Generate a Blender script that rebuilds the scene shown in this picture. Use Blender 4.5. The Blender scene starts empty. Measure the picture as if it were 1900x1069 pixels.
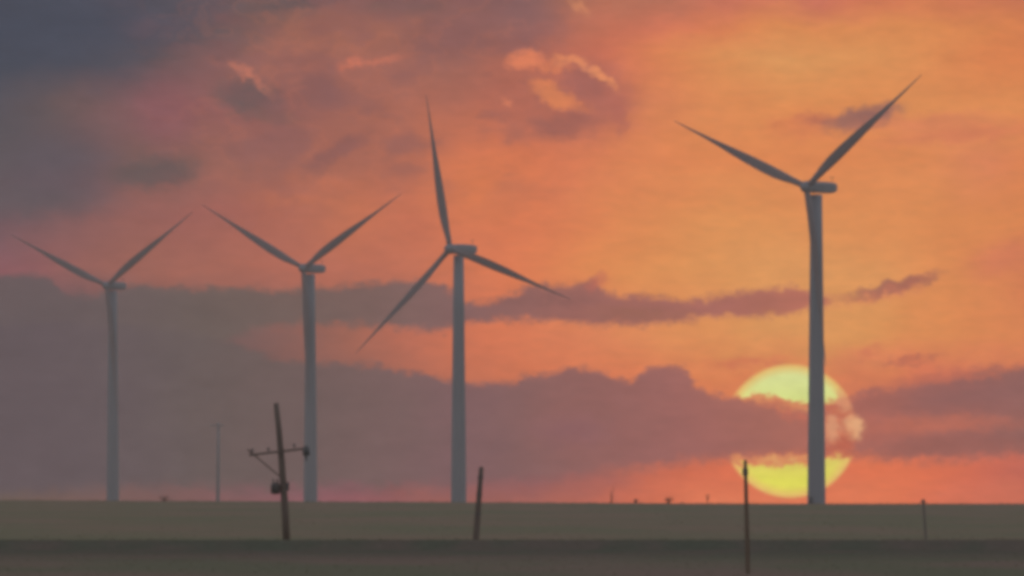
import bpy, bmesh, math, random
from math import radians, sin, cos, pi
from mathutils import Vector, Matrix, noise as mnoise

S = bpy.context.scene
COL = S.collection
R = random.Random(7)

# ------------------------------------------------------------------ camera
# very long telephoto: the setting sun (0.53 deg) spans 240 of the photo's 1900 px
K = 0.00221                       # degrees per photo pixel
KR = radians(K)
HC = 2.0                          # eye height, metres
HY = 935.0                        # photo row of eye level
cam_d = bpy.data.cameras.new('camera')
cam = bpy.data.objects.new('camera', cam_d)
COL.objects.link(cam)
cam.location = (0, 0, HC)
cam.rotation_euler = (radians(90 + (HY - 534.5) * K), 0, 0)
cam_d.sensor_width = 36
cam_d.angle = radians(1900 * K)
cam_d.clip_start = 0.5
cam_d.clip_end = 60000
S.camera = cam

S.view_settings.view_transform = 'Standard'
S.view_settings.look = 'None'
S.view_settings.exposure = 0
S.view_settings.gamma = 1
S.cycles.use_denoising = True
S.cycles.volume_bounces = 0
S.cycles.max_bounces = 4
S.cycles.filter_width = 4.6       # soft long-lens picture

def place(X, Y, D):
    """world point seen at photo pixel X,Y at distance D along the view"""
    return Vector((D * math.tan((X - 950) * KR), D, HC + D * math.tan((HY - Y) * KR)))

# ------------------------------------------------------------------ haze bookkeeping
SIGMA = 6.0e-5                    # haze density per metre
BOX_Y = 5100.0
BOX_TOP = 122.0
AIR = (0.19, 0.15, 0.15)       # light the haze itself sends back (measured)

def lin(c):
    c = c / 255.0
    return c / 12.92 if c <= 0.04045 else ((c + 0.055) / 1.055) ** 2.4

def sky_rgb(c, Y):
    """sky colour that, behind the haze, is seen as sRGB c on row Y"""
    el = (HY - Y) * KR
    d = BOX_Y if el <= 0 else min(BOX_Y, (BOX_TOP - HC) / math.tan(el))
    T = math.exp(-SIGMA * d)
    return tuple(max(0.002, (lin(v) - a * (1 - T)) / T) for v, a in zip(c, AIR)) + (1.0,)

# ------------------------------------------------------------------ world (sky, clouds, sun disc)
W = bpy.data.worlds.new('World')
S.world = W
W.use_nodes = True
W.cycles.sampling_method = 'MANUAL'
W.cycles.sample_map_resolution = 1024
nt = W.node_tree
nt.nodes.clear()
N, L = nt.nodes, nt.links

def nd(t, **kw):
    n = N.new(t)
    for k, v in kw.items():
        setattr(n, k, v)
    return n

def math_n(op, a, b=None, c=None, clamp=False):
    n = nd('ShaderNodeMath', operation=op, use_clamp=clamp)
    for i, v in enumerate((a, b, c)):
        if v is None: continue
        if isinstance(v, (int, float)): n.inputs[i].default_value = v
        else: L.new(v, n.inputs[i])
    return n.outputs[0]

def mixc(f, a, b):
    n = nd('ShaderNodeMix', data_type='RGBA')
    n.clamp_factor = True
    for s, v in ((n.inputs[0], f), (n.inputs[6], a), (n.inputs[7], b)):
        if isinstance(v, (int, float, tuple)): s.default_value = v
        else: L.new(v, s)
    return n.outputs[2]

def smooth(v, lo, hi):
    n = nd('ShaderNodeMapRange', interpolation_type='SMOOTHSTEP')
    L.new(v, n.inputs[0])
    n.inputs[1].default_value = lo; n.inputs[2].default_value = hi
    n.inputs[3].default_value = 0; n.inputs[4].default_value = 1
    return n.outputs[0]

def linr(v, lo, hi):
    n = nd('ShaderNodeMapRange')
    L.new(v, n.inputs[0])
    n.inputs[1].default_value = lo; n.inputs[2].default_value = hi
    return n.outputs[0]

tc = nd('ShaderNodeTexCoord')
sep = nd('ShaderNodeSeparateXYZ'); L.new(tc.outputs['Generated'], sep.inputs[0])
az = math_n('ARCTAN2', sep.outputs[0], sep.outputs[1])
el = math_n('ARCSINE', sep.outputs[2])
# azimuth / elevation in units of 100 photo pixels (0.221 degrees)
U0 = math_n('ADD', math_n('DIVIDE', az, KR * 100), 9.5)
V0 = math_n('SUBTRACT', HY / 100, math_n('DIVIDE', el, KR * 100))
cmb = nd('ShaderNodeCombineXYZ'); L.new(U0, cmb.inputs[0]); L.new(V0, cmb.inputs[1])

def noise(scale, sx=1, sy=1, detail=4, rough=0.5, off=0):
    m = nd('ShaderNodeMapping')
    L.new(cmb.outputs[0], m.inputs[0])
    m.inputs['Scale'].default_value = (sx, sy, 1)
    m.inputs['Location'].default_value = (off, off * 0.7, off)
    n = nd('ShaderNodeTexNoise')
    L.new(m.outputs[0], n.inputs['Vector'])
    n.inputs['Scale'].default_value = scale
    n.inputs['Detail'].default_value = detail
    n.inputs['Roughness'].default_value = rough
    return n

wn = noise(0.55, 1, 1.6, 4, 0.55)                 # slow warp
ws = nd('ShaderNodeSeparateColor'); L.new(wn.outputs['Color'], ws.inputs[0])
fn = noise(2.2, 1, 1.5, 3, 0.55, 5)               # fine warp, for cloud rims
fs = nd('ShaderNodeSeparateColor'); L.new(fn.outputs['Color'], fs.inputs[0])
def warp(base, slow, fine, a, b):
    x = math_n('ADD', base, math_n('MULTIPLY', math_n('SUBTRACT', slow, 0.5), a))
    return math_n('ADD', x, math_n('MULTIPLY', math_n('SUBTRACT', fine, 0.5), b))
U = warp(U0, ws.outputs[0], fs.outputs[0], 1.3, 0.35)     # for the broad colours
V = warp(V0, ws.outputs[1], fs.outputs[1], 0.9, 0.30)
rn = noise(5.5, 1, 1.3, 4, 0.62, 8)               # ragged rims
rs = nd('ShaderNodeSeparateColor'); L.new(rn.outputs['Color'], rs.inputs[0])
Ue = warp(warp(U0, ws.outputs[1], fs.outputs[2], 0.10, 0.34), ws.outputs[0], rs.outputs[0], 0, 0.36)   # for cloud rims
Ve = warp(warp(V0, ws.outputs[2], fs.outputs[0], 0.10, 0.26), ws.outputs[0], rs.outputs[1], 0, 0.34)
brk = nd('ShaderNodeMapRange'); L.new(rs.outputs[2], brk.inputs[0])
for i_, q_ in enumerate((.36, .60, .35, 1.0)): brk.inputs[i_ + 1].default_value = q_

def ramp(u, stops, Y, interp='B_SPLINE'):
    n = nd('ShaderNodeValToRGB')
    L.new(linr(u, 0, 19), n.inputs[0])
    cr = n.color_ramp
    cr.interpolation = interp
    el_ = cr.elements
    while len(el_) < len(stops): el_.new(0.5)
    for e, (x, c) in zip(el_, stops):
        e.position = x / 1900.0
    for e, (x, c) in zip(el_, stops):
        e.color = sky_rgb(c, Y)
    return n.outputs[0]

ROWS = [
 (0,   [(0,(75,76,87)),(190,(80,80,91)),(380,(98,87,92)),(475,(118,94,90)),(570,(112,90,92)),(665,(155,103,90)),(760,(128,93,90)),(855,(145,98,92)),(950,(132,96,96)),(1045,(172,112,92)),(1140,(184,112,90)),(1235,(178,112,92)),(1330,(205,118,92)),(1520,(196,113,95)),(1615,(212,122,88)),(1805,(205,122,85)),(1900,(192,113,86))]),
 (50,  [(0,(76,77,88)),(190,(80,80,91)),(330,(90,84,92)),(430,(118,92,90)),(540,(158,103,88)),(665,(165,106,88)),(760,(152,100,90)),(855,(138,95,92)),(950,(150,100,92)),(1045,(185,110,90)),(1140,(192,112,88)),(1235,(210,118,92)),(1330,(214,126,86)),(1425,(216,136,86)),(1615,(217,140,88)),(1805,(216,134,84)),(1900,(208,124,82))]),
 (110, [(0,(77,78,88)),(190,(83,81,91)),(330,(98,86,88)),(400,(128,93,92)),(475,(155,103,92)),(570,(155,100,92)),(760,(165,106,92)),(855,(148,98,90)),(950,(172,104,88)),(1045,(190,110,90)),(1140,(205,114,90)),(1235,(216,128,86)),(1330,(219,144,90)),(1425,(216,151,95)),(1520,(216,149,93)),(1710,(218,141,88)),(1805,(215,130,84)),(1900,(216,129,82))]),
 (200, [(0,(88,84,92)),(95,(104,88,88)),(190,(122,92,92)),(285,(138,92,96)),(400,(142,94,92)),(570,(152,98,90)),(665,(160,102,90)),(760,(165,104,90)),(855,(175,107,90)),(950,(182,106,88)),(1045,(185,108,88)),(1120,(180,106,92)),(1210,(214,130,88)),(1330,(219,140,89)),(1520,(217,138,86)),(1710,(218,142,89)),(1900,(218,138,87))]),
 (300, [(0,(97,88,88)),(95,(104,90,93)),(190,(114,91,93)),(285,(120,92,88)),(380,(150,100,91)),(475,(158,102,90)),(665,(168,104,88)),(760,(178,108,88)),(855,(206,118,86)),(950,(210,118,82)),(1045,(213,121,88)),(1140,(215,127,88)),(1330,(220,136,86)),(1520,(218,133,85)),(1710,(219,138,88)),(1805,(213,129,94)),(1900,(218,131,86))]),
 (400, [(0,(110,90,96)),(95,(134,95,94)),(285,(150,98,91)),(380,(158,99,92)),(475,(170,103,88)),(570,(178,108,90)),(665,(195,115,86)),(760,(196,112,88)),(855,(206,118,87)),(950,(215,121,85)),(1045,(216,126,87)),(1140,(218,133,86)),(1330,(218,146,90)),(1520,(218,142,89)),(1710,(218,140,88)),(1900,(213,131,83))]),
 (500, [(0,(138,92,98)),(190,(148,99,90)),(380,(165,104,91)),(475,(171,105,90)),(570,(178,108,92)),(760,(188,111,88)),(855,(208,120,88)),(950,(215,121,85)),(1045,(218,130,86)),(1140,(218,139,86)),(1330,(218,148,92)),(1425,(218,151,95)),(1615,(217,149,94)),(1710,(219,141,89)),(1805,(216,136,86)),(1900,(207,122,86))]),
 (620, [(0,(101,88,92)),(190,(103,90,94)),(380,(116,92,90)),(475,(122,94,91)),(570,(144,98,89)),(665,(160,103,88)),(760,(182,108,90)),(855,(204,116,88)),(950,(210,118,86)),(1045,(215,126,91)),(1140,(216,132,91)),(1330,(218,145,90)),(1425,(217,151,95)),(1615,(217,149,92)),(1710,(218,141,88)),(1900,(214,130,86))]),
 (700, [(0,(101,88,92)),(190,(103,90,94)),(380,(112,92,90)),(570,(140,97,90)),(760,(170,105,88)),(950,(205,116,85)),(1140,(216,124,88)),(1330,(215,127,86)),(1615,(215,128,87)),(1710,(213,120,90)),(1900,(206,116,92))]),
 (880, [(0,(102,90,94)),(190,(112,92,92)),(380,(118,92,92)),(475,(122,93,94)),(665,(128,92,98)),(760,(130,94,96)),(950,(140,95,98)),(1045,(155,98,94)),(1140,(172,102,92)),(1235,(200,108,84)),(1330,(214,112,84)),(1425,(217,114,82)),(1615,(219,116,84)),(1710,(219,115,82)),(1805,(206,108,86)),(1900,(194,106,92))]),
 (925, [(0,(108,93,86)),(190,(120,93,90)),(380,(128,94,92)),(475,(132,94,96)),(665,(142,92,98)),(760,(146,95,90)),(950,(155,98,92)),(1045,(172,102,90)),(1140,(190,106,88)),(1235,(208,112,84)),(1330,(217,122,90)),(1615,(219,120,86)),(1710,(217,116,86)),(1805,(205,112,90)),(1900,(194,108,88))]),
]
col = None
for i, (y, st) in enumerate(ROWS):
    c = ramp(U, st, y)
    col = c if col is None else mixc(linr(V, ROWS[i-1][0] / 100, y / 100), col, c)

CLOUD = [(0,(101,88,91)),(190,(104,90,93)),(380,(106,93,90)),(570,(112,93,91)),(665,(117,95,93)),(760,(121,96,95)),(855,(127,96,98)),(950,(130,97,96)),(1045,(140,98,95)),(1140,(146,99,95)),(1235,(152,101,97)),(1330,(158,102,96)),(1425,(161,104,94)),(1520,(172,106,94)),(1615,(172,104,93)),(1710,(160,101,92)),(1805,(154,100,94)),(1900,(142,99,94))]
ccol_lo = ramp(U, CLOUD, 800)
ccol_hi = ramp(U, [(x, (min(255, r + (8 if x > 900 else 2)), g + 2, b)) for x, (r, g, b) in CLOUD], 560)

def blob(cx, cy, rx, ry, rot, c, strength, soft=0.6, u=None, v=None, src=None):
    """a soft-edged patch of cloud at photo px cx,cy"""
    global col
    u = Ue if u is None else u; v = Ve if v is None else v
    dx = math_n('SUBTRACT', u, cx / 100.0); dy = math_n('SUBTRACT', v, cy / 100.0)
    ca, sa = cos(radians(rot)), sin(radians(rot))
    p = math_n('ADD', math_n('MULTIPLY', dx, ca * 100 / rx), math_n('MULTIPLY', dy, -sa * 100 / rx))
    q = math_n('ADD', math_n('MULTIPLY', dx, sa * 100 / ry), math_n('MULTIPLY', dy, ca * 100 / ry))
    d = math_n('SQRT', math_n('ADD', math_n('MULTIPLY', p, p), math_n('MULTIPLY', q, q)))
    m = math_n('MULTIPLY', smooth(d, 1 + soft, max(0.0, 1 - soft)), strength)
    if ry <= 12: m = math_n('MULTIPLY', m, brk.outputs[0])
    if src is not None:
        return m
    col = mixc(m, col, sky_rgb(c, cy))
    return m

# patches of the upper sky: x, y, half sizes, tilt, colour, strength, softness
BLOBS = [
 (150, 60, 260, 60, 12, (74,77,92), .35, .9),
 (430, 70, 120, 30, 25, (100,88,90), .4, .8),
 (90, 320, 110, 70, -8, (97,87,94), .75, .7),
 (40, 375, 130, 25, 0, (95,88,92), .5, .8),
 (285, 320, 75, 26, 4, (100,88,88), .85, .6),
 (310, 215, 45, 60, 0, (142,90,98), .35, .8),
 (462, 182, 58, 30, -12, (104,90,90), .95, .6),
 (500, 215, 50, 14, -10, (120,94,88), .5, .7),
 (585, 165, 38, 28, 5, (132,92,90), .6, .6),
 (560, 200, 60, 20, 10, (138,94,90), .4, .8),
 (625, 280, 60, 15, 28, (140,94,90), .8, .6),
 (585, 318, 30, 16, 30, (142,95,88), .6, .7),
 (835, 75, 70, 34, 20, (136,94,92), .6, .8),
 (730, 10, 70, 18, 0, (118,92,90), .7, .7),
 (560, 5, 90, 12, 5, (98,86,88), .8, .6),
 (985, 30, 60, 60, 0, (128,95,98), .6, .8),
 (455, 135, 34, 9, -38, (190,115,98), .8, .7),
 (490, 165, 22, 6, -40, (180,112,98), .55, .7),
 (400, 115, 16, 6, -20, (165,105,92), .6, .8),
 (650, 118, 22, 8, 30, (198,112,92), .7, .7),
 (705, 110, 40, 7, 8, (190,110,92), .6, .8),
 (940, 190, 9, 7, 0, (215,125,95), .7, .7),
 (640, 345, 80, 12, -8, (190,112,86), .5, .8),
 (600, 375, 120, 12, -4, (195,115,84), .45, .9),
 (890, 360, 90, 50, 0, (214,124,80), .45, .9),
 (1060, 170, 110, 75, -15, (178,106,90), .55, .5),
 (1100, 170, 60, 50, -30, (176,106,94), .55, .5),
 (1045, 235, 55, 24, 8, (152,96,88), .75, .7),
 (960, 160, 50, 50, 0, (168,102,88), .5, .8),
 (975, 112, 30, 18, -8, (214,122,92), .95, .5),
 (1025, 122, 34, 9, -5, (206,118,88), .8, .6),
 (1100, 132, 42, 6, -28, (222,138,100), .85, .6),
 (1125, 150, 26, 7, -45, (216,132,94), .8, .6),
 (1058, 113, 26, 7, -4, (214,130,94), .8, .6),
 (1085, 150, 42, 20, -35, (160,100,92), .7, .6),
 (1150, 215, 14, 34, 10, (176,104,92), .6, .6),
 (1030, 178, 42, 17, -26, (212,124,86), .95, .5),
 (1085, 200, 24, 7, -20, (205,120,84), .5, .8),
 (1075, 12, 20, 9, -50, (210,135,100), .6, .8),
 (1500, 235, 60, 24, 5, (212,122,88), .5, .8),
 (1520, 221, 34, 12, -4, (180,106,90), .75, .6),
 (1595, 222, 62, 20, 10, (150,104,96), .9, .55),
 (1635, 208, 40, 12, 15, (148,102,98), .7, .6),
 (1720, 228, 110, 14, 4, (210,124,94), .6, .8),
 (1780, 250, 140, 14, 6, (208,118,92), .55, .8),
 (1450, 228, 40, 6, 12, (205,120,84), .6, .8),
 (1860, 480, 60, 26, 20, (205,118,92), .6, .8),
 (1658, 534, 80, 12.5, 14, (160,104,90), .95, .55),
 (1700, 522, 40, 9, 14, (172,106,88), .7, .6),
 (1640, 550, 70, 10, 12, (208,122,96), .5, .7),
 (1390, 672, 70, 9, 4, (208,116,88), .8, .7),
 (1600, 665, 60, 20, 8, (212,126,92), .6, .8),
 (1612, 655, 18, 12, 40, (200,112,88), .6, .7),
 (1690, 668, 50, 8, 6, (182,106,88), .9, .6),
 (1760, 700, 110, 14, 8, (178,104,90), .6, .7),
]
for b in BLOBS:
    blob(b[0], b[1], b[2], b[3], b[4], b[5], b[6], b[7])

# broken mauve cloud with thin lit rims over the upper left and centre
reg = math_n('MULTIPLY', math_n('MULTIPLY', smooth(U0, 1.5, 4.5), smooth(U0, 11.8, 9.0)), smooth(V0, 4.3, 2.6))
cn = noise(0.95, 1, 1.7, 4, 0.52, 33)
cnf = cn.outputs['Fac']
col = mixc(math_n('MULTIPLY', math_n('MULTIPLY', smooth(cnf, .45, .64), reg), .5), col, sky_rgb((136, 94, 93), 180))
rim = math_n('MULTIPLY', smooth(cnf, .425, .455), smooth(cnf, .495, .465))
col = mixc(math_n('MULTIPLY', math_n('MULTIPLY', rim, reg), .09), col, sky_rgb((206, 122, 94), 180))
for b in BLOBS:                                   # the lit curl and wisps lie in front of the mauve cloud
    if b[0] < 1130 and b[1] < 200 and b[5][0] >= 180 and b[5][1] >= 110 and b[2] < 45:
        blob(b[0], b[1], b[2], b[3], b[4], (min(232, b[5][0] + 10), b[5][1] + 10, b[5][2] + 4), b[6] * .55, b[7])

def curve(u, pts):
    n = nd('ShaderNodeFloatCurve')
    L.new(linr(u, 0, 19), n.inputs['Value'])
    c = n.mapping.curves[0]
    n.mapping.use_clip = False
    pts = [(x / 1900.0, y / 1069.0) for x, y in pts]
    c.points[0].location = pts[0]; c.points[1].location = pts[-1]
    for p in pts[1:-1]: c.points.new(*p)
    for p in c.points: p.handle_type = 'AUTO_CLAMPED'
    n.mapping.update()
    return math_n('MULTIPLY', n.outputs[0], 10.69)

def band(top, bot, st, sb):
    """1 between the curves top and bot, rims soft over st / sb (x100 px)"""
    a = smooth(math_n('SUBTRACT', Ve, curve(Ue, top)), -st, st)
    b = smooth(math_n('SUBTRACT', curve(Ue, bot), Ve), -sb, sb)
    return math_n('MULTIPLY', a, b)

# middle cloud bank
mid = band([(0,516),(60,508),(100,525),(135,548),(190,543),(240,532),(400,536),(550,538),(650,529),(760,522),(840,540),(885,566),(940,548),(985,532),(1040,530),(1095,520),(1130,545),(1235,553),(1280,562),(1320,554),(1370,545),(1430,533),(1480,536),(1530,549),(1565,560),(1900,575)],
           [(0,700),(300,690),(400,640),(470,612),(560,604),(700,605),(800,610),(870,602),(950,592),(1050,597),(1120,603),(1230,598),(1300,590),(1400,584),(1480,577),(1530,567),(1565,555),(1900,540)], .11, .11)
col = mixc(math_n('MULTIPLY', mid, .95), col, ccol_hi)
low = band([(0,600),(300,610),(420,632),(480,655),(540,668),(600,674),(700,679),(760,690),(800,700),(860,709),(950,711),(985,697),(1040,688),(1080,684),(1120,692),(1165,708),(1190,690),(1230,679),(1265,678),(1282,705),(1300,726),(1340,738),(1400,742),(1450,746),(1500,752),(1560,746),(1600,730),(1680,720),(1780,706),(1900,684)],
           [(0,915),(300,900),(600,905),(900,895),(1050,884),(1150,873),(1250,862),(1330,855),(1400,850),(1500,842),(1600,848),(1700,853),(1800,850),(1850,842),(1900,840)], .11, .18)
col = mixc(math_n('MULTIPLY', low, .97), col, ccol_lo)
blob(1790, 735, 160, 24, 5, (142,98,95), .7, .8)
blob(1740, 828, 170, 13, 2, (152,98,90), .7, .7)
blob(1735, 788, 130, 14, 2, (184,108,90), .8, .8)
blob(1850, 690, 70, 10, 8, (160,102,92), .6, .8)
blob(1640, 745, 40, 14, 0, (158,100,90), .6, .8)
blob(1010, 560, 90, 12, 0, (136,94,90), .7, .7)
blob(1190, 582, 80, 12, 0, (152,102,86), .7, .7)
blob(1110, 522, 22, 13, 30, (188,106,90), .6, .6)
blob(1600, 760, 60, 60, 0, (172,104,92), .3, .9)
blob(1060, 800, 60, 25, 0, (138,96,102), .4, .9)
blob(600, 905, 60, 10, 0, (138,92,98), .4, .9)

# the sun's disc, dimmed through the bank in front of it
ddx = math_n('DIVIDE', math_n('SUBTRACT', U0, 14.67), 1.22)
ddy = math_n('DIVIDE', math_n('SUBTRACT', V0, 8.00), 1.225)
dist = math_n('SQRT', math_n('ADD', math_n('MULTIPLY', ddx, ddx), math_n('MULTIPLY', ddy, ddy)))
disc = smooth(dist, 1.045, 0.965)
thick = band([(0,735),(1340,736),(1375,737),(1395,728),(1420,734),(1440,738),(1465,746),(1500,745),(1530,744),(1558,740),(1580,728),(1900,700)],
             [(0,858),(1340,856),(1400,865),(1500,862),(1530,852),(1600,848),(1900,848)], .06, .06)
halo = band([(0,735),(1340,738),(1400,744),(1430,750),(1460,760),(1500,762),(1530,742),(1560,735),(1590,735),(1900,735)],
            [(0,844),(1340,850),(1400,846),(1500,842),(1530,842),(1600,842),(1900,842)], .07, .06)
suncol = ramp(V0, [(0,(214,218,150)),(700,(214,219,148)),(760,(214,220,130)),(850,(218,198,104)),(890,(219,212,92)),(1900,(220,208,92))], 800, 'LINEAR')
limb = sky_rgb((226,184,108), 800)
suncol = mixc(smooth(dist, 0.82, 1.02), suncol, limb)
thin = sky_rgb((214,142,98), 800)
vis = math_n('MULTIPLY', disc, math_n('SUBTRACT', 1, halo))
col = mixc(math_n('MULTIPLY', vis, brk.outputs[0]), col, thin)
vis2 = math_n('MULTIPLY', disc, math_n('SUBTRACT', 1, thick))
col = mixc(vis2, col, suncol)
for b in [(1560, 790, 42, 46, 0, (206,116,88), .9, .6), (1562, 822, 26, 14, 20, (186,100,80), .8, .7), (1566, 768, 20, 12, -20, (190,106,84), .8, .7), (1470, 768, 44, 10, -20, (196,112,92), .8, .7), (1440, 752, 40, 9, 0, (204,122,90), .6, .7),
          (1572, 744, 18, 20, -30, (216,150,112), .7, .6),
          (1545, 795, 16, 22, 0, (216,152,116), .85, .6), (1586, 790, 15, 17, 0, (226,168,124), .95, .7), (1450, 852, 30, 7, 0, (220,166,108), .7, .7)]:
    m = blob(*b, src=1)
    m = math_n('MULTIPLY', m, disc) if b[0] < 1580 else m
    if b[2] >= 30 and b[3] > 20: m = math_n('MULTIPLY', m, brk.outputs[0])
    col = mixc(m, col, sky_rgb(b[5], b[1]))
blob(1565, 842, 40, 6, 0, (196,108,82), .7, .7)

# faint mottling of the air and thin cloud
g = noise(1.1, 1, 2.2, 6, 0.62, 11)
gm = nd('ShaderNodeMapRange'); L.new(g.outputs['Fac'], gm.inputs[0])
gm.inputs[1].default_value = .25; gm.inputs[2].default_value = .75; gm.inputs[3].default_value = .92; gm.inputs[4].default_value = 1.08
g2 = noise(3.2, .8, 2.6, 5, 0.65, 21)
gm2 = nd('ShaderNodeMapRange'); L.new(g2.outputs['Fac'], gm2.inputs[0])
gm2.inputs[1].default_value = .25; gm2.inputs[2].default_value = .75; gm2.inputs[3].default_value = .93; gm2.inputs[4].default_value = 1.07
gt = math_n('MULTIPLY', gm.outputs[0], gm2.outputs[0])
mul = nd('ShaderNodeVectorMath', operation='SCALE'); L.new(col, mul.inputs[0]); L.new(gt, mul.inputs['Scale'])
col = mul.outputs[0]

# the rest of the dome, far from the glow: pale dusk sky
SUN_AZ = (1470 - 950) * K
SUN_EL = (HY - 800) * K
sky = nd('ShaderNodeTexSky', sky_type='NISHITA')
sky.sun_disc = False
sky.sun_elevation = radians(SUN_EL)
sky.sun_rotation = radians(SUN_AZ)
sky.air_density = 1.5; sky.dust_density = 3
sk = nd('ShaderNodeVectorMath', operation='SCALE'); L.new(sky.outputs[0], sk.inputs[0]); sk.inputs['Scale'].default_value = 0.15
dn = noise(0.03, 1, 2, 5, .55, 3)
dome = mixc(smooth(dn.outputs['Fac'], .35, .65), (0.205, 0.225, 0.275, 1), (0.26, 0.265, 0.29, 1))
ad = nd('ShaderNodeVectorMath', operation='ADD'); L.new(sk.outputs[0], ad.inputs[0]); L.new(dome, ad.inputs[1])
cu = math_n('SUBTRACT', U0, 9.5); cv = math_n('SUBTRACT', V0, 6.0)
cd = math_n('SQRT', math_n('ADD', math_n('MULTIPLY', cu, cu), math_n('MULTIPLY', cv, cv)))
col = mixc(smooth(cd, 22, 130), col, ad.outputs[0])
bg = nd('ShaderNodeBackground'); L.new(col, bg.inputs[0]); bg.inputs[1].default_value = 1.0
wo = nd('ShaderNodeOutputWorld'); L.new(bg.outputs[0], wo.inputs[0])

# ------------------------------------------------------------------ sun lamp (low, red, behind the bank)
sd = bpy.data.lights.new('sun_light', 'SUN')
sd.energy = 1.0
sd.angle = radians(0.53)
sd.color = (1.0, 0.48, 0.2)
so = bpy.data.objects.new('sun_light', sd)
COL.objects.link(so)
v = Vector((sin(radians(SUN_AZ)) * cos(radians(SUN_EL)), cos(radians(SUN_AZ)) * cos(radians(SUN_EL)), sin(radians(SUN_EL))))
so.rotation_euler = v.to_track_quat('Z', 'Y').to_euler()
so.location = (0, -20, 60)

# ------------------------------------------------------------------ helpers
def mat(name, base, base2=None, scale=3.0, rough=0.8, bump=0.0, detail=5, stretch=(1, 1, 1), metal=0):
    m = bpy.data.materials.new(name)
    m.use_nodes = True
    t = m.node_tree
    b = t.nodes['Principled BSDF']
    b.inputs['Roughness'].default_value = rough
    if rough > .85: b.inputs['Specular IOR Level'].default_value = 0
    b.inputs['Metallic'].default_value = metal
    b.inputs['Base Color'].default_value = (*base, 1)
    if base2:
        c = t.nodes.new('ShaderNodeTexCoord'); mp = t.nodes.new('ShaderNodeMapping')
        mp.inputs['Scale'].default_value = stretch
        n = t.nodes.new('ShaderNodeTexNoise'); n.inputs['Scale'].default_value = scale; n.inputs['Detail'].default_value = detail
        r = t.nodes.new('ShaderNodeValToRGB')
        r.color_ramp.elements[0].position = .35; r.color_ramp.elements[1].position = .65
        r.color_ramp.elements[0].color = (*base, 1); r.color_ramp.elements[1].color = (*base2, 1)
        t.links.new(c.outputs['Object'], mp.inputs[0]); t.links.new(mp.outputs[0], n.inputs['Vector'])
        t.links.new(n.outputs['Fac'], r.inputs[0]); t.links.new(r.outputs[0], b.inputs['Base Color'])
        if bump:
            bp = t.nodes.new('ShaderNodeBump'); bp.inputs['Strength'].default_value = bump; bp.inputs['Distance'].default_value = .05
            t.links.new(n.outputs['Fac'], bp.inputs['Height']); t.links.new(bp.outputs[0], b.inputs['Normal'])
    return m

def mesh_obj(name, bm, m, parent=None, smooth_=False, link=True):
    me = bpy.data.meshes.new(name)
    bmesh.ops.recalc_face_normals(bm, faces=bm.faces[:])
    bm.to_mesh(me); bm.free()
    if smooth_:
        for p in me.polygons: p.use_smooth = True
    me.materials.append(m)
    o = bpy.data.objects.new(name, me)
    COL.objects.link(o)
    if parent: o.parent = parent
    return o

def ring_loft(bm, rings, cap=True):
    vs = [[bm.verts.new(p) for p in r] for r in rings]
    n = len(vs[0])
    for a, b in zip(vs, vs[1:]):
        for i in range(n):
            bm.faces.new((a[i], a[(i+1) % n], b[(i+1) % n], b[i]))
    if cap:
        bm.faces.new(vs[0][::-1]); bm.faces.new(vs[-1])
    return vs

def tube(bm, pts, rads, n=12, squash=1.0):
    """tapered tube through pts"""
    pts = [Vector(p) for p in pts]
    rings = []
    for i, p in enumerate(pts):
        d = (pts[min(i+1, len(pts)-1)] - pts[max(i-1, 0)]).normalized()
        a = d.cross(Vector((0, 1, 0)))
        if a.length < .1: a = d.cross(Vector((1, 0, 0)))
        a.normalize(); b = d.cross(a)
        rings.append([p + a * cos(2*pi*k/n) * rads[i] + b * sin(2*pi*k/n) * rads[i] * squash for k in range(n)])
    ring_loft(bm, rings)

def box(bm, c, s, rot=None):
    M = Matrix.Translation(Vector(c)) @ (rot.to_4x4() if rot else Matrix.Identity(4)) @ Matrix.Diagonal((s[0], s[1], s[2], 1))
    return bmesh.ops.create_cube(bm, size=1, matrix=M)['verts']

def thing(name, label, cat, loc, rz=0, group=None):
    o = bpy.data.objects.new(name, None)
    o.empty_display_size = .5
    COL.objects.link(o)
    o.location = loc; o.rotation_euler = (0, 0, rz)
    o['label'] = label; o['category'] = cat
    if group: o['group'] = group
    return o

# ------------------------------------------------------------------ terrain
EDGE = 621.0        # top of the low bank, the pasture beyond climbs to its crest
CREST = 1600.0
def terrain(x, y):
    w = mnoise.noise(Vector((x * .012, y * .003, 3))) * .5 + mnoise.noise(Vector((x * .05, y * .01, 9))) * .2
    e = EDGE + 2 * mnoise.noise(Vector((x * .03, 1, 5)))
    if y < e - 12:
        z = 0.05 * w * min(1, max(0, (y - 20) / 200))
    elif y < e:
        t = (y - e + 12) / 12
        z = .39 * t * t * (3 - 2 * t) + .05 * w
    elif y < CREST:
        t = (y - e) / (CREST - e)
        z = .39 + (HC - .39) * t - .12 * sin(pi * t) + .05 * w
    else:
        t = min(1, (y - CREST) / 900)
        t = t * t * (3 - 2 * t)
        z = HC + .03 * w - 2.4 * t
    # the crest stands a little higher to the left
    if y > e:
        z += (max(0, min(1, (30 - x) / 90)) * .40) * min(1, (y - e) / (CREST - e)) * (1 if y <= CREST else max(0, 1 - (y - CREST) / 900))
    for (tx, ty, dz) in DIPS:
        z += dz * math.exp(-((x - tx) / 45) ** 2 - ((y - ty) / 190) ** 2)
    return z

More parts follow.
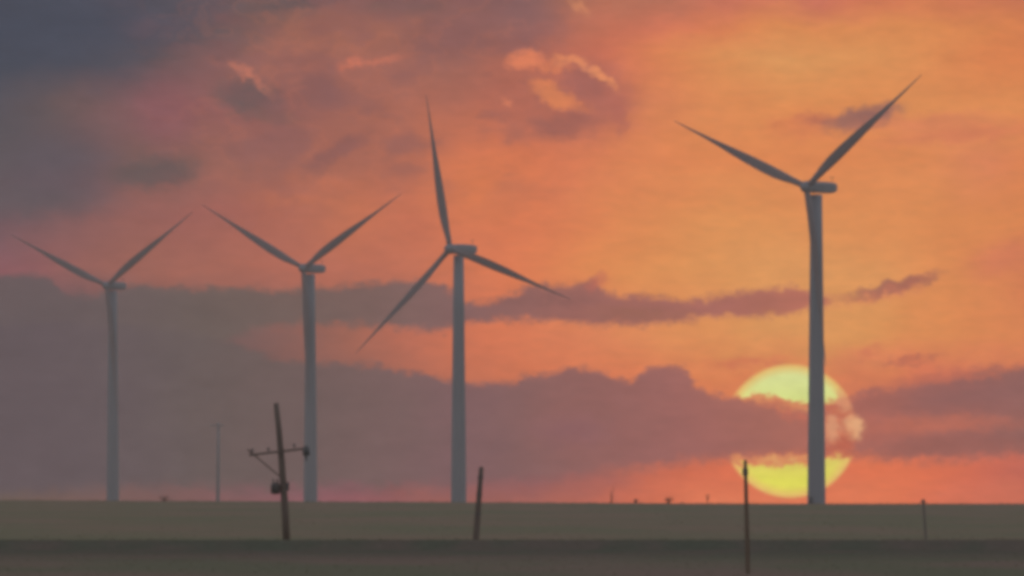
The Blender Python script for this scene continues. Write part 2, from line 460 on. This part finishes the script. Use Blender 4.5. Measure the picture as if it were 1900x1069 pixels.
# wind turbines: hub X, hub Y, blade length in px, blade angle, yaw
TURB = [
 (1497, 347, 335, 37.5, 38, 'nearest and tallest wind turbine, its tower crossing the face of the setting sun'),
 (835, 462, 294, 101.0, 37, 'wind turbine with one blade pointing almost straight up, second from the right'),
 (563, 498, 258, 32.0, 33, 'wind turbine rising behind the leaning utility pole with the crossarm'),
 (198, 530, 234, 35.5, 31, 'farthest and palest wind turbine, alone at the left against grey cloud'),
]
HUBH = 72.0; OVER = 3.6; BLADE = 40.0
TL = []
DIPS = []
for (X, Y, Lp, th, yaw, lab) in TURB:
    D = BLADE / (Lp * KR)
    h = place(X, Y, D)
    bx = h.x + OVER * sin(radians(yaw)); by = h.y + OVER * cos(radians(yaw))
    TL.append((bx, by, h.z - HUBH, th, yaw, lab))
for (bx, by, bz, *_r) in TL:
    want = bz
    have = HC - 2.4
    DIPS.append((bx, by, want - have))

def frange(a, b, s):
    r = []
    while a < b - 1e-6: r.append(a); a += s
    return r
ys = frange(-400, 300, 50) + frange(300, 600, 15) + frange(600, 632, .8) + frange(632, 700, 8) + frange(700, 1500, 25) + frange(1500, 1700, 8) + frange(1700, 5001, 60) + [5000]
xs = frange(-2600, -200, 120) + frange(-200, -60, 10) + frange(-60, 60, 2) + frange(60, 200, 10) + frange(200, 2601, 120) + [2600]
bm = bmesh.new()
gv = [[bm.verts.new((x, y, terrain(x, y))) for x in xs] for y in ys]
for j in range(len(ys) - 1):
    for i in range(len(xs) - 1):
        bm.faces.new((gv[j][i], gv[j][i+1], gv[j+1][i+1], gv[j+1][i]))
gm_ = bpy.data.materials.new('pasture')
gm_.use_nodes = True
t = gm_.node_tree
b = t.nodes['Principled BSDF']; b.inputs['Roughness'].default_value = 1; b.inputs['Specular IOR Level'].default_value = 0
def gn(ty, **k):
    n = t.nodes.new(ty)
    for a, v_ in k.items(): setattr(n, a, v_)
    return n
geo = gn('ShaderNodeNewGeometry'); sp = gn('ShaderNodeSeparateXYZ'); t.links.new(geo.outputs['Position'], sp.inputs[0])
def gnoise(sc, st, det=6):
    mp = gn('ShaderNodeMapping'); mp.inputs['Scale'].default_value = st
    t.links.new(geo.outputs['Position'], mp.inputs[0])
    n = gn('ShaderNodeTexNoise'); n.inputs['Scale'].default_value = sc; n.inputs['Detail'].default_value = det
    t.links.new(mp.outputs[0], n.inputs['Vector']); return n.outputs['Fac']
def gmix(f, a, c):
    n = gn('ShaderNodeMix', data_type='RGBA')
    for s, v_ in ((n.inputs[0], f), (n.inputs[6], a), (n.inputs[7], c)):
        if isinstance(v_, (tuple, float, int)): s.default_value = v_
        else: t.links.new(v_, s)
    return n.outputs[2]
def gmap(v_, a, c, lo=0, hi=1):
    n = gn('ShaderNodeMapRange', interpolation_type='SMOOTHSTEP'); t.links.new(v_, n.inputs[0])
    for i, q in enumerate((a, c, lo, hi)): n.inputs[i+1].default_value = q
    return n.outputs[0]
def gmath(op, a, c):
    n = gn('ShaderNodeMath', operation=op)
    for i, q in enumerate((a, c)):
        if isinstance(q, (float, int)): n.inputs[i].default_value = q
        else: t.links.new(q, n.inputs[i])
    return n.outputs[0]
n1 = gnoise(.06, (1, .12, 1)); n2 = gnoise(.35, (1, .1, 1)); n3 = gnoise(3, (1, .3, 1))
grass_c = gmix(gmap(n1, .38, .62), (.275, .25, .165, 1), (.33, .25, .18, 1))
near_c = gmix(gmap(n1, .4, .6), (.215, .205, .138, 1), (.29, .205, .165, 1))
bank_shade_c = gmix(gmap(n2, .35, .65), (.14, .145, .105, 1), (.185, .15, .12, 1))  # shade of the low bank, painted into the ground colour as a dark strip
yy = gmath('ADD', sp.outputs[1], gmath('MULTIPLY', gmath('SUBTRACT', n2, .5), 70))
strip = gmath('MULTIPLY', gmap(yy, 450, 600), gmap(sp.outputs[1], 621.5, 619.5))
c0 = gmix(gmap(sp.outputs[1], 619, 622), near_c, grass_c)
c0 = gmix(strip, c0, bank_shade_c)
fine = gn('ShaderNodeMix', data_type='RGBA', blend_type='MULTIPLY'); fine.inputs[0].default_value = 1
t.links.new(c0, fine.inputs[6])
cc = gn('ShaderNodeCombineColor')
fv = gmap(n3, .2, .8, .88, 1.12)
for i in range(3): t.links.new(fv, cc.inputs[i])
t.links.new(cc.outputs[0], fine.inputs[7])
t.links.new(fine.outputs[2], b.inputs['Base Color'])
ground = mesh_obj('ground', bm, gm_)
ground['kind'] = 'structure'
for p in ground.data.polygons: p.use_smooth = True

# short grass that roughens the bank's rim, the crest and the near field
gb = bmesh.new()
def tuft(x, y, h, n=5):
    z = terrain(x, y) - .01
    for _ in range(n):
        a = R.uniform(0, pi); l = R.uniform(.6, 1.1) * h
        ox, oy = R.gauss(0, h * .35), R.gauss(0, h * .35)
        lean = (R.gauss(0, .25) * h, R.gauss(0, .25) * h)
        w = h * .09
        p = Vector((x + ox, y + oy, z)); d = Vector((cos(a) * w, sin(a) * w, 0))
        q = p + Vector((lean[0] * .5, lean[1] * .5, l * .6)); tp = p + Vector((lean[0], lean[1], l))
        v1, v2, v3, v4, v5 = [gb.verts.new(c) for c in (p - d, p + d, q + d * .7, q - d * .7, tp)]
        gb.faces.new((v1, v2, v3, v4)); gb.faces.new((v4, v3, v5))
for i in range(2200):
    x = R.uniform(-32, 32); tuft(x, EDGE + R.uniform(-2.5, 2), R.uniform(.03, .08) * (1.5 if R.random() < .06 else 1))
for i in range(1500):
    tuft(R.uniform(-80, 80), CREST + R.uniform(-25, 15), R.uniform(.06, .16) * (1.7 if R.random() < .05 else 1))
for i in range(1600):
    y = R.uniform(370, 600); tuft(R.uniform(-.04, .04) * y, y, R.uniform(.03, .08))
for i in range(900):
    y = R.uniform(630, 1500); tuft(R.uniform(-.04, .04) * y, y, R.uniform(.06, .12))
go = mesh_obj('grass', gb, mat('dry_grass', (.19, .20, .12), (.24, .20, .14), .4, .9))
go['kind'] = 'stuff'; go['label'] = 'short dry grass tufts over the pasture and bank'; 

# ------------------------------------------------------------------ wind turbines
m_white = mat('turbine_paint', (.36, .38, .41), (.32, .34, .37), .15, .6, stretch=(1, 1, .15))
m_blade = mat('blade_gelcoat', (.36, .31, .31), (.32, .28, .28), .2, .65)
m_dark = mat('turbine_grille', (.10, .10, .11), (.14, .14, .15), 5, .6)
m_conc = mat('concrete', (.33, .32, .30), (.25, .24, .22), 2, .9, .3)

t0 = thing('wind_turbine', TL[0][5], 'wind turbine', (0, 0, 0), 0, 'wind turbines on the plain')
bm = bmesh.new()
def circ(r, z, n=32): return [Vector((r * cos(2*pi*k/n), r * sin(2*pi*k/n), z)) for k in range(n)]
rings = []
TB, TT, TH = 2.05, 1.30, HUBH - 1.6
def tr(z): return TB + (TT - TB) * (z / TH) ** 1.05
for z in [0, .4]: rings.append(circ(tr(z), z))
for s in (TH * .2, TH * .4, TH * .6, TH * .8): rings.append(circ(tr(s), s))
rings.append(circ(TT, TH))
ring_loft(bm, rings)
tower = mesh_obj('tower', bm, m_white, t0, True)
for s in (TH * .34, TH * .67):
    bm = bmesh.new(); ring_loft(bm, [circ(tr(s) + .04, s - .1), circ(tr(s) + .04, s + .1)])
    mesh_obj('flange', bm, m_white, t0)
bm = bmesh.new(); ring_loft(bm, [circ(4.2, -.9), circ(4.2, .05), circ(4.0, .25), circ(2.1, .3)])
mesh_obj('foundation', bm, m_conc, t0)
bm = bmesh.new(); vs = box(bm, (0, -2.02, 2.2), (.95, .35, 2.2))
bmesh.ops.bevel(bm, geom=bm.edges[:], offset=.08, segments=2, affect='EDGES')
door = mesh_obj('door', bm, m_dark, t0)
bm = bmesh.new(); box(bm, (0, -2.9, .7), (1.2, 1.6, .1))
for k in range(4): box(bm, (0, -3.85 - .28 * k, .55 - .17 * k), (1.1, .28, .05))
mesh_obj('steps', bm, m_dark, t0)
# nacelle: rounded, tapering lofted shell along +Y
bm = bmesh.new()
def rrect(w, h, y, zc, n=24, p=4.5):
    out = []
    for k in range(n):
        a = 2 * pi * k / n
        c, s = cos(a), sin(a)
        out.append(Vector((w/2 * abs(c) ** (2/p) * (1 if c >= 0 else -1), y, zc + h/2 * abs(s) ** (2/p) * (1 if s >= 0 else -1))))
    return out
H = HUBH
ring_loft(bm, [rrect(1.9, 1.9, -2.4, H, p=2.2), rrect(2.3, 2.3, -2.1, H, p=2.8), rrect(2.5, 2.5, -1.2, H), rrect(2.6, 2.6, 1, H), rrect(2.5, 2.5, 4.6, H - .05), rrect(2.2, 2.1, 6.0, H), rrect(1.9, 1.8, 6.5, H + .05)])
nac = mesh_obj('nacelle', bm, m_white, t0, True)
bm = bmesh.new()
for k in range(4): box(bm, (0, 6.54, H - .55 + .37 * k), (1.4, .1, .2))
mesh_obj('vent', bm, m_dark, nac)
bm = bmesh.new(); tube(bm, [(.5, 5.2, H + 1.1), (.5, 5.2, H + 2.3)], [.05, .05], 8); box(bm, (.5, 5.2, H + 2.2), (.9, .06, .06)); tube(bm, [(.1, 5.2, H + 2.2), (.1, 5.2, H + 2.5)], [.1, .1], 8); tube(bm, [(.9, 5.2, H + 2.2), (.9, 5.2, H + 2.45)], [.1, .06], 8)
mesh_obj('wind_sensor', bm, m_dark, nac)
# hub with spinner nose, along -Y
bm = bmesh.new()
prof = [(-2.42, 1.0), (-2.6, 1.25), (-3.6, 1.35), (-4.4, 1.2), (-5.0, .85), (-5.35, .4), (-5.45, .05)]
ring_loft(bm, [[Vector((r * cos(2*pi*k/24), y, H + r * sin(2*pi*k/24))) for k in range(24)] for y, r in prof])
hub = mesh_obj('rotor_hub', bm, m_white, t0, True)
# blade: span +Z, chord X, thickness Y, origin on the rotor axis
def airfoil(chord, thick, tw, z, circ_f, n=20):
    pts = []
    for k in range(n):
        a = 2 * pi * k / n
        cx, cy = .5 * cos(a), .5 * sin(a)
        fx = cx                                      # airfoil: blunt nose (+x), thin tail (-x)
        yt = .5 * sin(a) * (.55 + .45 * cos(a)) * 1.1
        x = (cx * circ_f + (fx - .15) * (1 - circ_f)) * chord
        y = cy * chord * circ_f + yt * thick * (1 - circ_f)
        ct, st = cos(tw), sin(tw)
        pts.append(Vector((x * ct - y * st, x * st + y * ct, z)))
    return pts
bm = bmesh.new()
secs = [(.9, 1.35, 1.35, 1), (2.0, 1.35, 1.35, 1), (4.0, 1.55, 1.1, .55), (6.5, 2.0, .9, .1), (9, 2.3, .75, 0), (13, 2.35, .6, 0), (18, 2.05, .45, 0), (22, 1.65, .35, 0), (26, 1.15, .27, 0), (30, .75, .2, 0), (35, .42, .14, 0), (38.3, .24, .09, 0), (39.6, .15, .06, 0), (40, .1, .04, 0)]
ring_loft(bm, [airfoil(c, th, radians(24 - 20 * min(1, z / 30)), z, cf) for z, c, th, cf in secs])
bl = mesh_obj('blade', bm, m_blade, t0, True)
bl.location = (0, -OVER, H)

def copy_tree(o, parent=None):
    c = o.copy(); COL.objects.link(c)
    if parent: c.parent = parent
    for ch in [q for q in ALL if q.parent == o]: copy_tree(ch, c)
    return c
for k in range(2):
    c = bl.copy(); COL.objects.link(c)
ALL = list(COL.objects)
roots = [t0]
for k in range(3): roots.append(copy_tree(t0))
for r, (bx, by, bz, th, yaw, lab) in zip(roots, TL):
    r.location = (bx, by, bz); r.rotation_euler = (0, 0, -radians(yaw)); r['label'] = lab
    bs = [q for q in COL.objects if q.parent == r and q.name.startswith('blade')]
    for k, q in enumerate(bs): q.rotation_euler = (0, radians(90 - th - 120 * k), 0)

# ------------------------------------------------------------------ poles and posts
m_wood = mat('weathered_wood', (.20, .155, .13), (.24, .19, .16), 2, .95, .4, stretch=(6, 6, .6))
m_wood2 = mat('bleached_wood', (.21, .155, .11), (.25, .19, .14), 2, .95, .4, stretch=(6, 6, .6))
m_wood3 = mat('silvered_wood', (.25, .22, .19), (.29, .25, .22), 2, .95, .4, stretch=(6, 6, .6))
m_steel = mat('pole_hardware', (.13, .13, .13), (.17, .165, .16), 6, .6)
m_tank = mat('transformer_tank', (.10, .085, .08), (.13, .115, .10), 4, .6)
m_grey = mat('grey_pole_steel', (.38, .35, .35), (.42, .39, .39), 3, .6)

PD = 623.0
def L_(X, Y, base): return place(X, Y, PD) - base
base = place(532, 1003, PD); base.z = terrain(base.x, PD)
up = thing('utility_pole', 'leaning dark wooden utility pole with tilted crossarm and hanging transformer', 'utility pole', base)
p = [L_(532, 1012, base), L_(529, 950, base), L_(526, 905, base), L_(522, 850, base), L_(517, 795, base), L_(512, 748, base)]
bm = bmesh.new(); tube(bm, p, [.165, .16, .15, .14, .125, .11], 14)
pole = mesh_obj('pole', bm, m_wood, up, True)
def bar(bm, a, c, w, h):
    a = Vector(a); c = Vector(c); d = c - a
    M = d.to_track_quat('X', 'Z').to_matrix()
    box(bm, (a + c) / 2, (d.length, w, h), M)
bm = bmesh.new(); bar(bm, L_(462, 845, base) + Vector((0, -.2, 0)), L_(572, 832, base) + Vector((0, -.2, 0)), .08, .10)
arm = mesh_obj('crossarm', bm, m_wood, up)
for (X, Y, s) in ((468, 838, .8), (498, 836, .7), (546, 829, .7)):
    bm = bmesh.new(); q = L_(X, Y + 3, base) + Vector((0, -.2, 0))
    tube(bm, [q, q + Vector((0, 0, .08)), q + Vector((0, 0, .10)), q + Vector((0, 0, .17)), q + Vector((0, 0, .2))], [.02, .02, .06, .06, .03], 10)
    mesh_obj('insulator', bm, m_steel, up, True)
bm = bmesh.new(); bar(bm, L_(459, 834, base) + Vector((0, -.12, 0)), L_(521, 886, base) + Vector((0, -.12, 0)), .05, .065)
mesh_obj('brace', bm, m_wood, up)
bm = bmesh.new(); q = L_(568, 838, base) + Vector((0, -.2, 0))
tube(bm, [q + Vector((0, 0, .28)), q + Vector((0, 0, .22)), q + Vector((0, 0, .18)), q + Vector((0, 0, -.16)), q + Vector((0, 0, -.2)), q + Vector((0, 0, -.42))], [.04, .06, .15, .16, .05, .03], 14)
mesh_obj('fuse_cutout', bm, m_steel, up, True)
bm = bmesh.new(); q = L_(511, 906, base) + Vector((0, -.05, 0))
tube(bm, [q + Vector((0, 0, -.27)), q + Vector((0, 0, -.22)), q + Vector((0, 0, .14)), q + Vector((0, 0, .22)), q + Vector((0, 0, .26))], [.13, .205, .21, .16, .05], 18)
for dx in (-.1, .09): tube(bm, [q + Vector((dx, 0, .26)), q + Vector((dx, 0, .42))], [.04, .03], 8)
tk = mesh_obj('transformer', bm, m_tank, up, True)
bm = bmesh.new(); bar(bm, q + Vector((.1, 0, .12)), L_(526, 901, base), .1, .06)
mesh_obj('bracket', bm, m_steel, up)
bm = bmesh.new(); bar(bm, q + Vector((.1, 0, -.15)), L_(526, 913, base), .1, .06)
mesh_obj('bracket', bm, m_steel, up)
bm = bmesh.new(); box(bm, L_(534, 903, base), (.13, .16, .38)); bmesh.ops.bevel(bm, geom=bm.edges[:], offset=.03, segments=2, affect='EDGES')
mesh_obj('meter_box', bm, m_steel, up)

def post(name, label, cat, Xt, Yt, Xb, Yb, D, r0, r1, m, group=None, mid_=0, cap=False):
    bx = place(Xb, Yb, D); bx.z = terrain(bx.x, D)
    th_ = thing(name, label, cat, bx, 0, group)
    top = place(Xt, Yt, D) - bx
    bm = bmesh.new()
    low_ = Vector((0, 0, -.4))
    mid1 = top * .5 + Vector((mid_, 0, 0))
    tube(bm, [low_, Vector((0, 0, 0)), mid1, top - Vector((0, 0, .06)), top], [r0 * 1.04, r0, (r0 + r1) / 2, r1, r1 * .6], 12)
    o = mesh_obj('shaft', bm, m, th_, True)
    return th_, top
a, top = post('wooden_post', 'short dark wooden post leaning right on the bank beside the second turbine from the right', 'post', 893, 866, 883, 1001, 623, .145, .10, m_wood)
for f in (.35, .62, .86):
    bm = bmesh.new(); q = top * f; bmesh.ops.create_cone(bm, cap_ends=True, segments=12, radius1=.15, radius2=.15, depth=.05, matrix=Matrix.Translation(q))
    mesh_obj('wire_band', bm, m_steel, a)
a, top = post('wooden_post', 'thin straight post standing against the lower left rim of the sun', 'post', 1383, 853, 1388, 1067, 398, .068, .05, m_wood2)
bm = bmesh.new(); box(bm, top + Vector((0, 0, -.35)), (.16, .16, .2)); mesh_obj('bracket', bm, m_steel, a)
a, top = post('wooden_post', 'faint low post barely topping the skyline right of the sun', 'post', 1713, 926, 1718, 1002, 624, .06, .05, m_wood3)
bm = bmesh.new(); box(bm, top + Vector((0, 0, -.12)), (.2, .16, .12)); mesh_obj('cap', bm, m_wood3, a)
a, top = post('power_pole', 'tall thin grey pole far off between the two left turbines', 'power pole', 405, 784, 404, 940, 2250, .32, .2, m_grey)
bm = bmesh.new(); bar(bm, top + Vector((-1.4, -.3, -.5)), top + Vector((.9, -.3, -.5)), .15, .18); arm2 = mesh_obj('crossarm', bm, m_grey, a)

# ------------------------------------------------------------------ weeds and shrubs on the skyline
m_leaf = mat('shrub_leaf', (.34, .21, .15), (.38, .24, .17), 3, .9)
m_twig = mat('shrub_twig', (.14, .10, .08), (.18, .13, .10), 3, .9)
def shrub(name, label, X, Y0, D, h, w, nl, thin=False, group=None):
    b0 = place(X, Y0, D); b0.z = terrain(b0.x, D)
    th_ = thing(name, label, 'shrub' if name == 'shrub' else 'weed', b0, 0, group)
    rr = random.Random(int(X))
    st = bmesh.new(); lf = bmesh.new()
    n = 3 if thin else 7
    for k in range(n):
        a = rr.uniform(0, 2*pi); tip = Vector((cos(a) * w * rr.uniform(.1, .45), sin(a) * w * rr.uniform(.1, .45), h * rr.uniform(.6, 1)))
        if thin and k == 0: tip = Vector((w * .3, 0, h))
        midp = tip * .5 + Vector((rr.gauss(0, w * .06), rr.gauss(0, w * .06), 0))
        tube(st, [(0, 0, -.1), midp, tip], [.035, .022, .008], 6)
        for _ in range(nl // n):
            f = rr.uniform(.35, 1.05)
            c = (midp * (1 - f) * 2 if f < .5 else midp.lerp(tip, (f - .5) * 2)) + Vector((rr.gauss(0, w * .12), rr.gauss(0, w * .12), rr.gauss(0, h * .05)))
            c.z = max(c.z, .05)
            s = rr.uniform(.03, .07)
            d1 = Vector((rr.gauss(0, 1), rr.gauss(0, 1), rr.gauss(0, 1))).normalized() * s
            d2 = d1.cross(Vector((rr.gauss(0, 1), rr.gauss(0, 1), 1))).normalized() * s * .5
            lf.faces.new([lf.verts.new(c + q) for q in (d1, d2, -d1, -d2)])
    mesh_obj('stem', st, m_twig, th_); mesh_obj('foliage', lf, m_leaf, th_)
shrub('weed', 'tall spindly weed on the skyline, halfway between two turbines and the sun', 1135, 936, CREST - 5, 1.85, .8, 90, True)
shrub('shrub', 'low shrub on the skyline just right of the tall spindly weed', 1180, 936, CREST - 4, .55, .9, 160)
shrub('shrub', 'widest low shrub on the skyline midway between the tall weed and the sun', 1240, 936, CREST - 6, .75, 1.6, 260)
shrub('weed', 'short upright weed on the skyline just left of the sun', 1312, 936, CREST - 5, 1.1, .7, 90, True)
shrub('shrub', 'low shrub on the skyline between the leftmost turbine and the faint grey pole', 305, 932, CREST - 5, .65, 1.5, 220)

# ------------------------------------------------------------------ haze
bm = bmesh.new()
box(bm, (0, (BOX_Y - 500) / 2, (BOX_TOP - 12) / 2), (5400, BOX_Y + 500, BOX_TOP + 12))
hm = bpy.data.materials.new('haze')
hm.use_nodes = True
ht = hm.node_tree; ht.nodes.clear()
pv = ht.nodes.new('ShaderNodeVolumePrincipled')
pv.inputs['Color'].default_value = (.9, .88, .9, 1)
pv.inputs['Density'].default_value = SIGMA
pv.inputs['Anisotropy'].default_value = 0.0
ho = ht.nodes.new('ShaderNodeOutputMaterial')
ht.links.new(pv.outputs[0], ho.inputs['Volume'])
haze = mesh_obj('haze', bm, hm)
haze['kind'] = 'stuff'; haze['label'] = 'dusty evening haze over the plain'
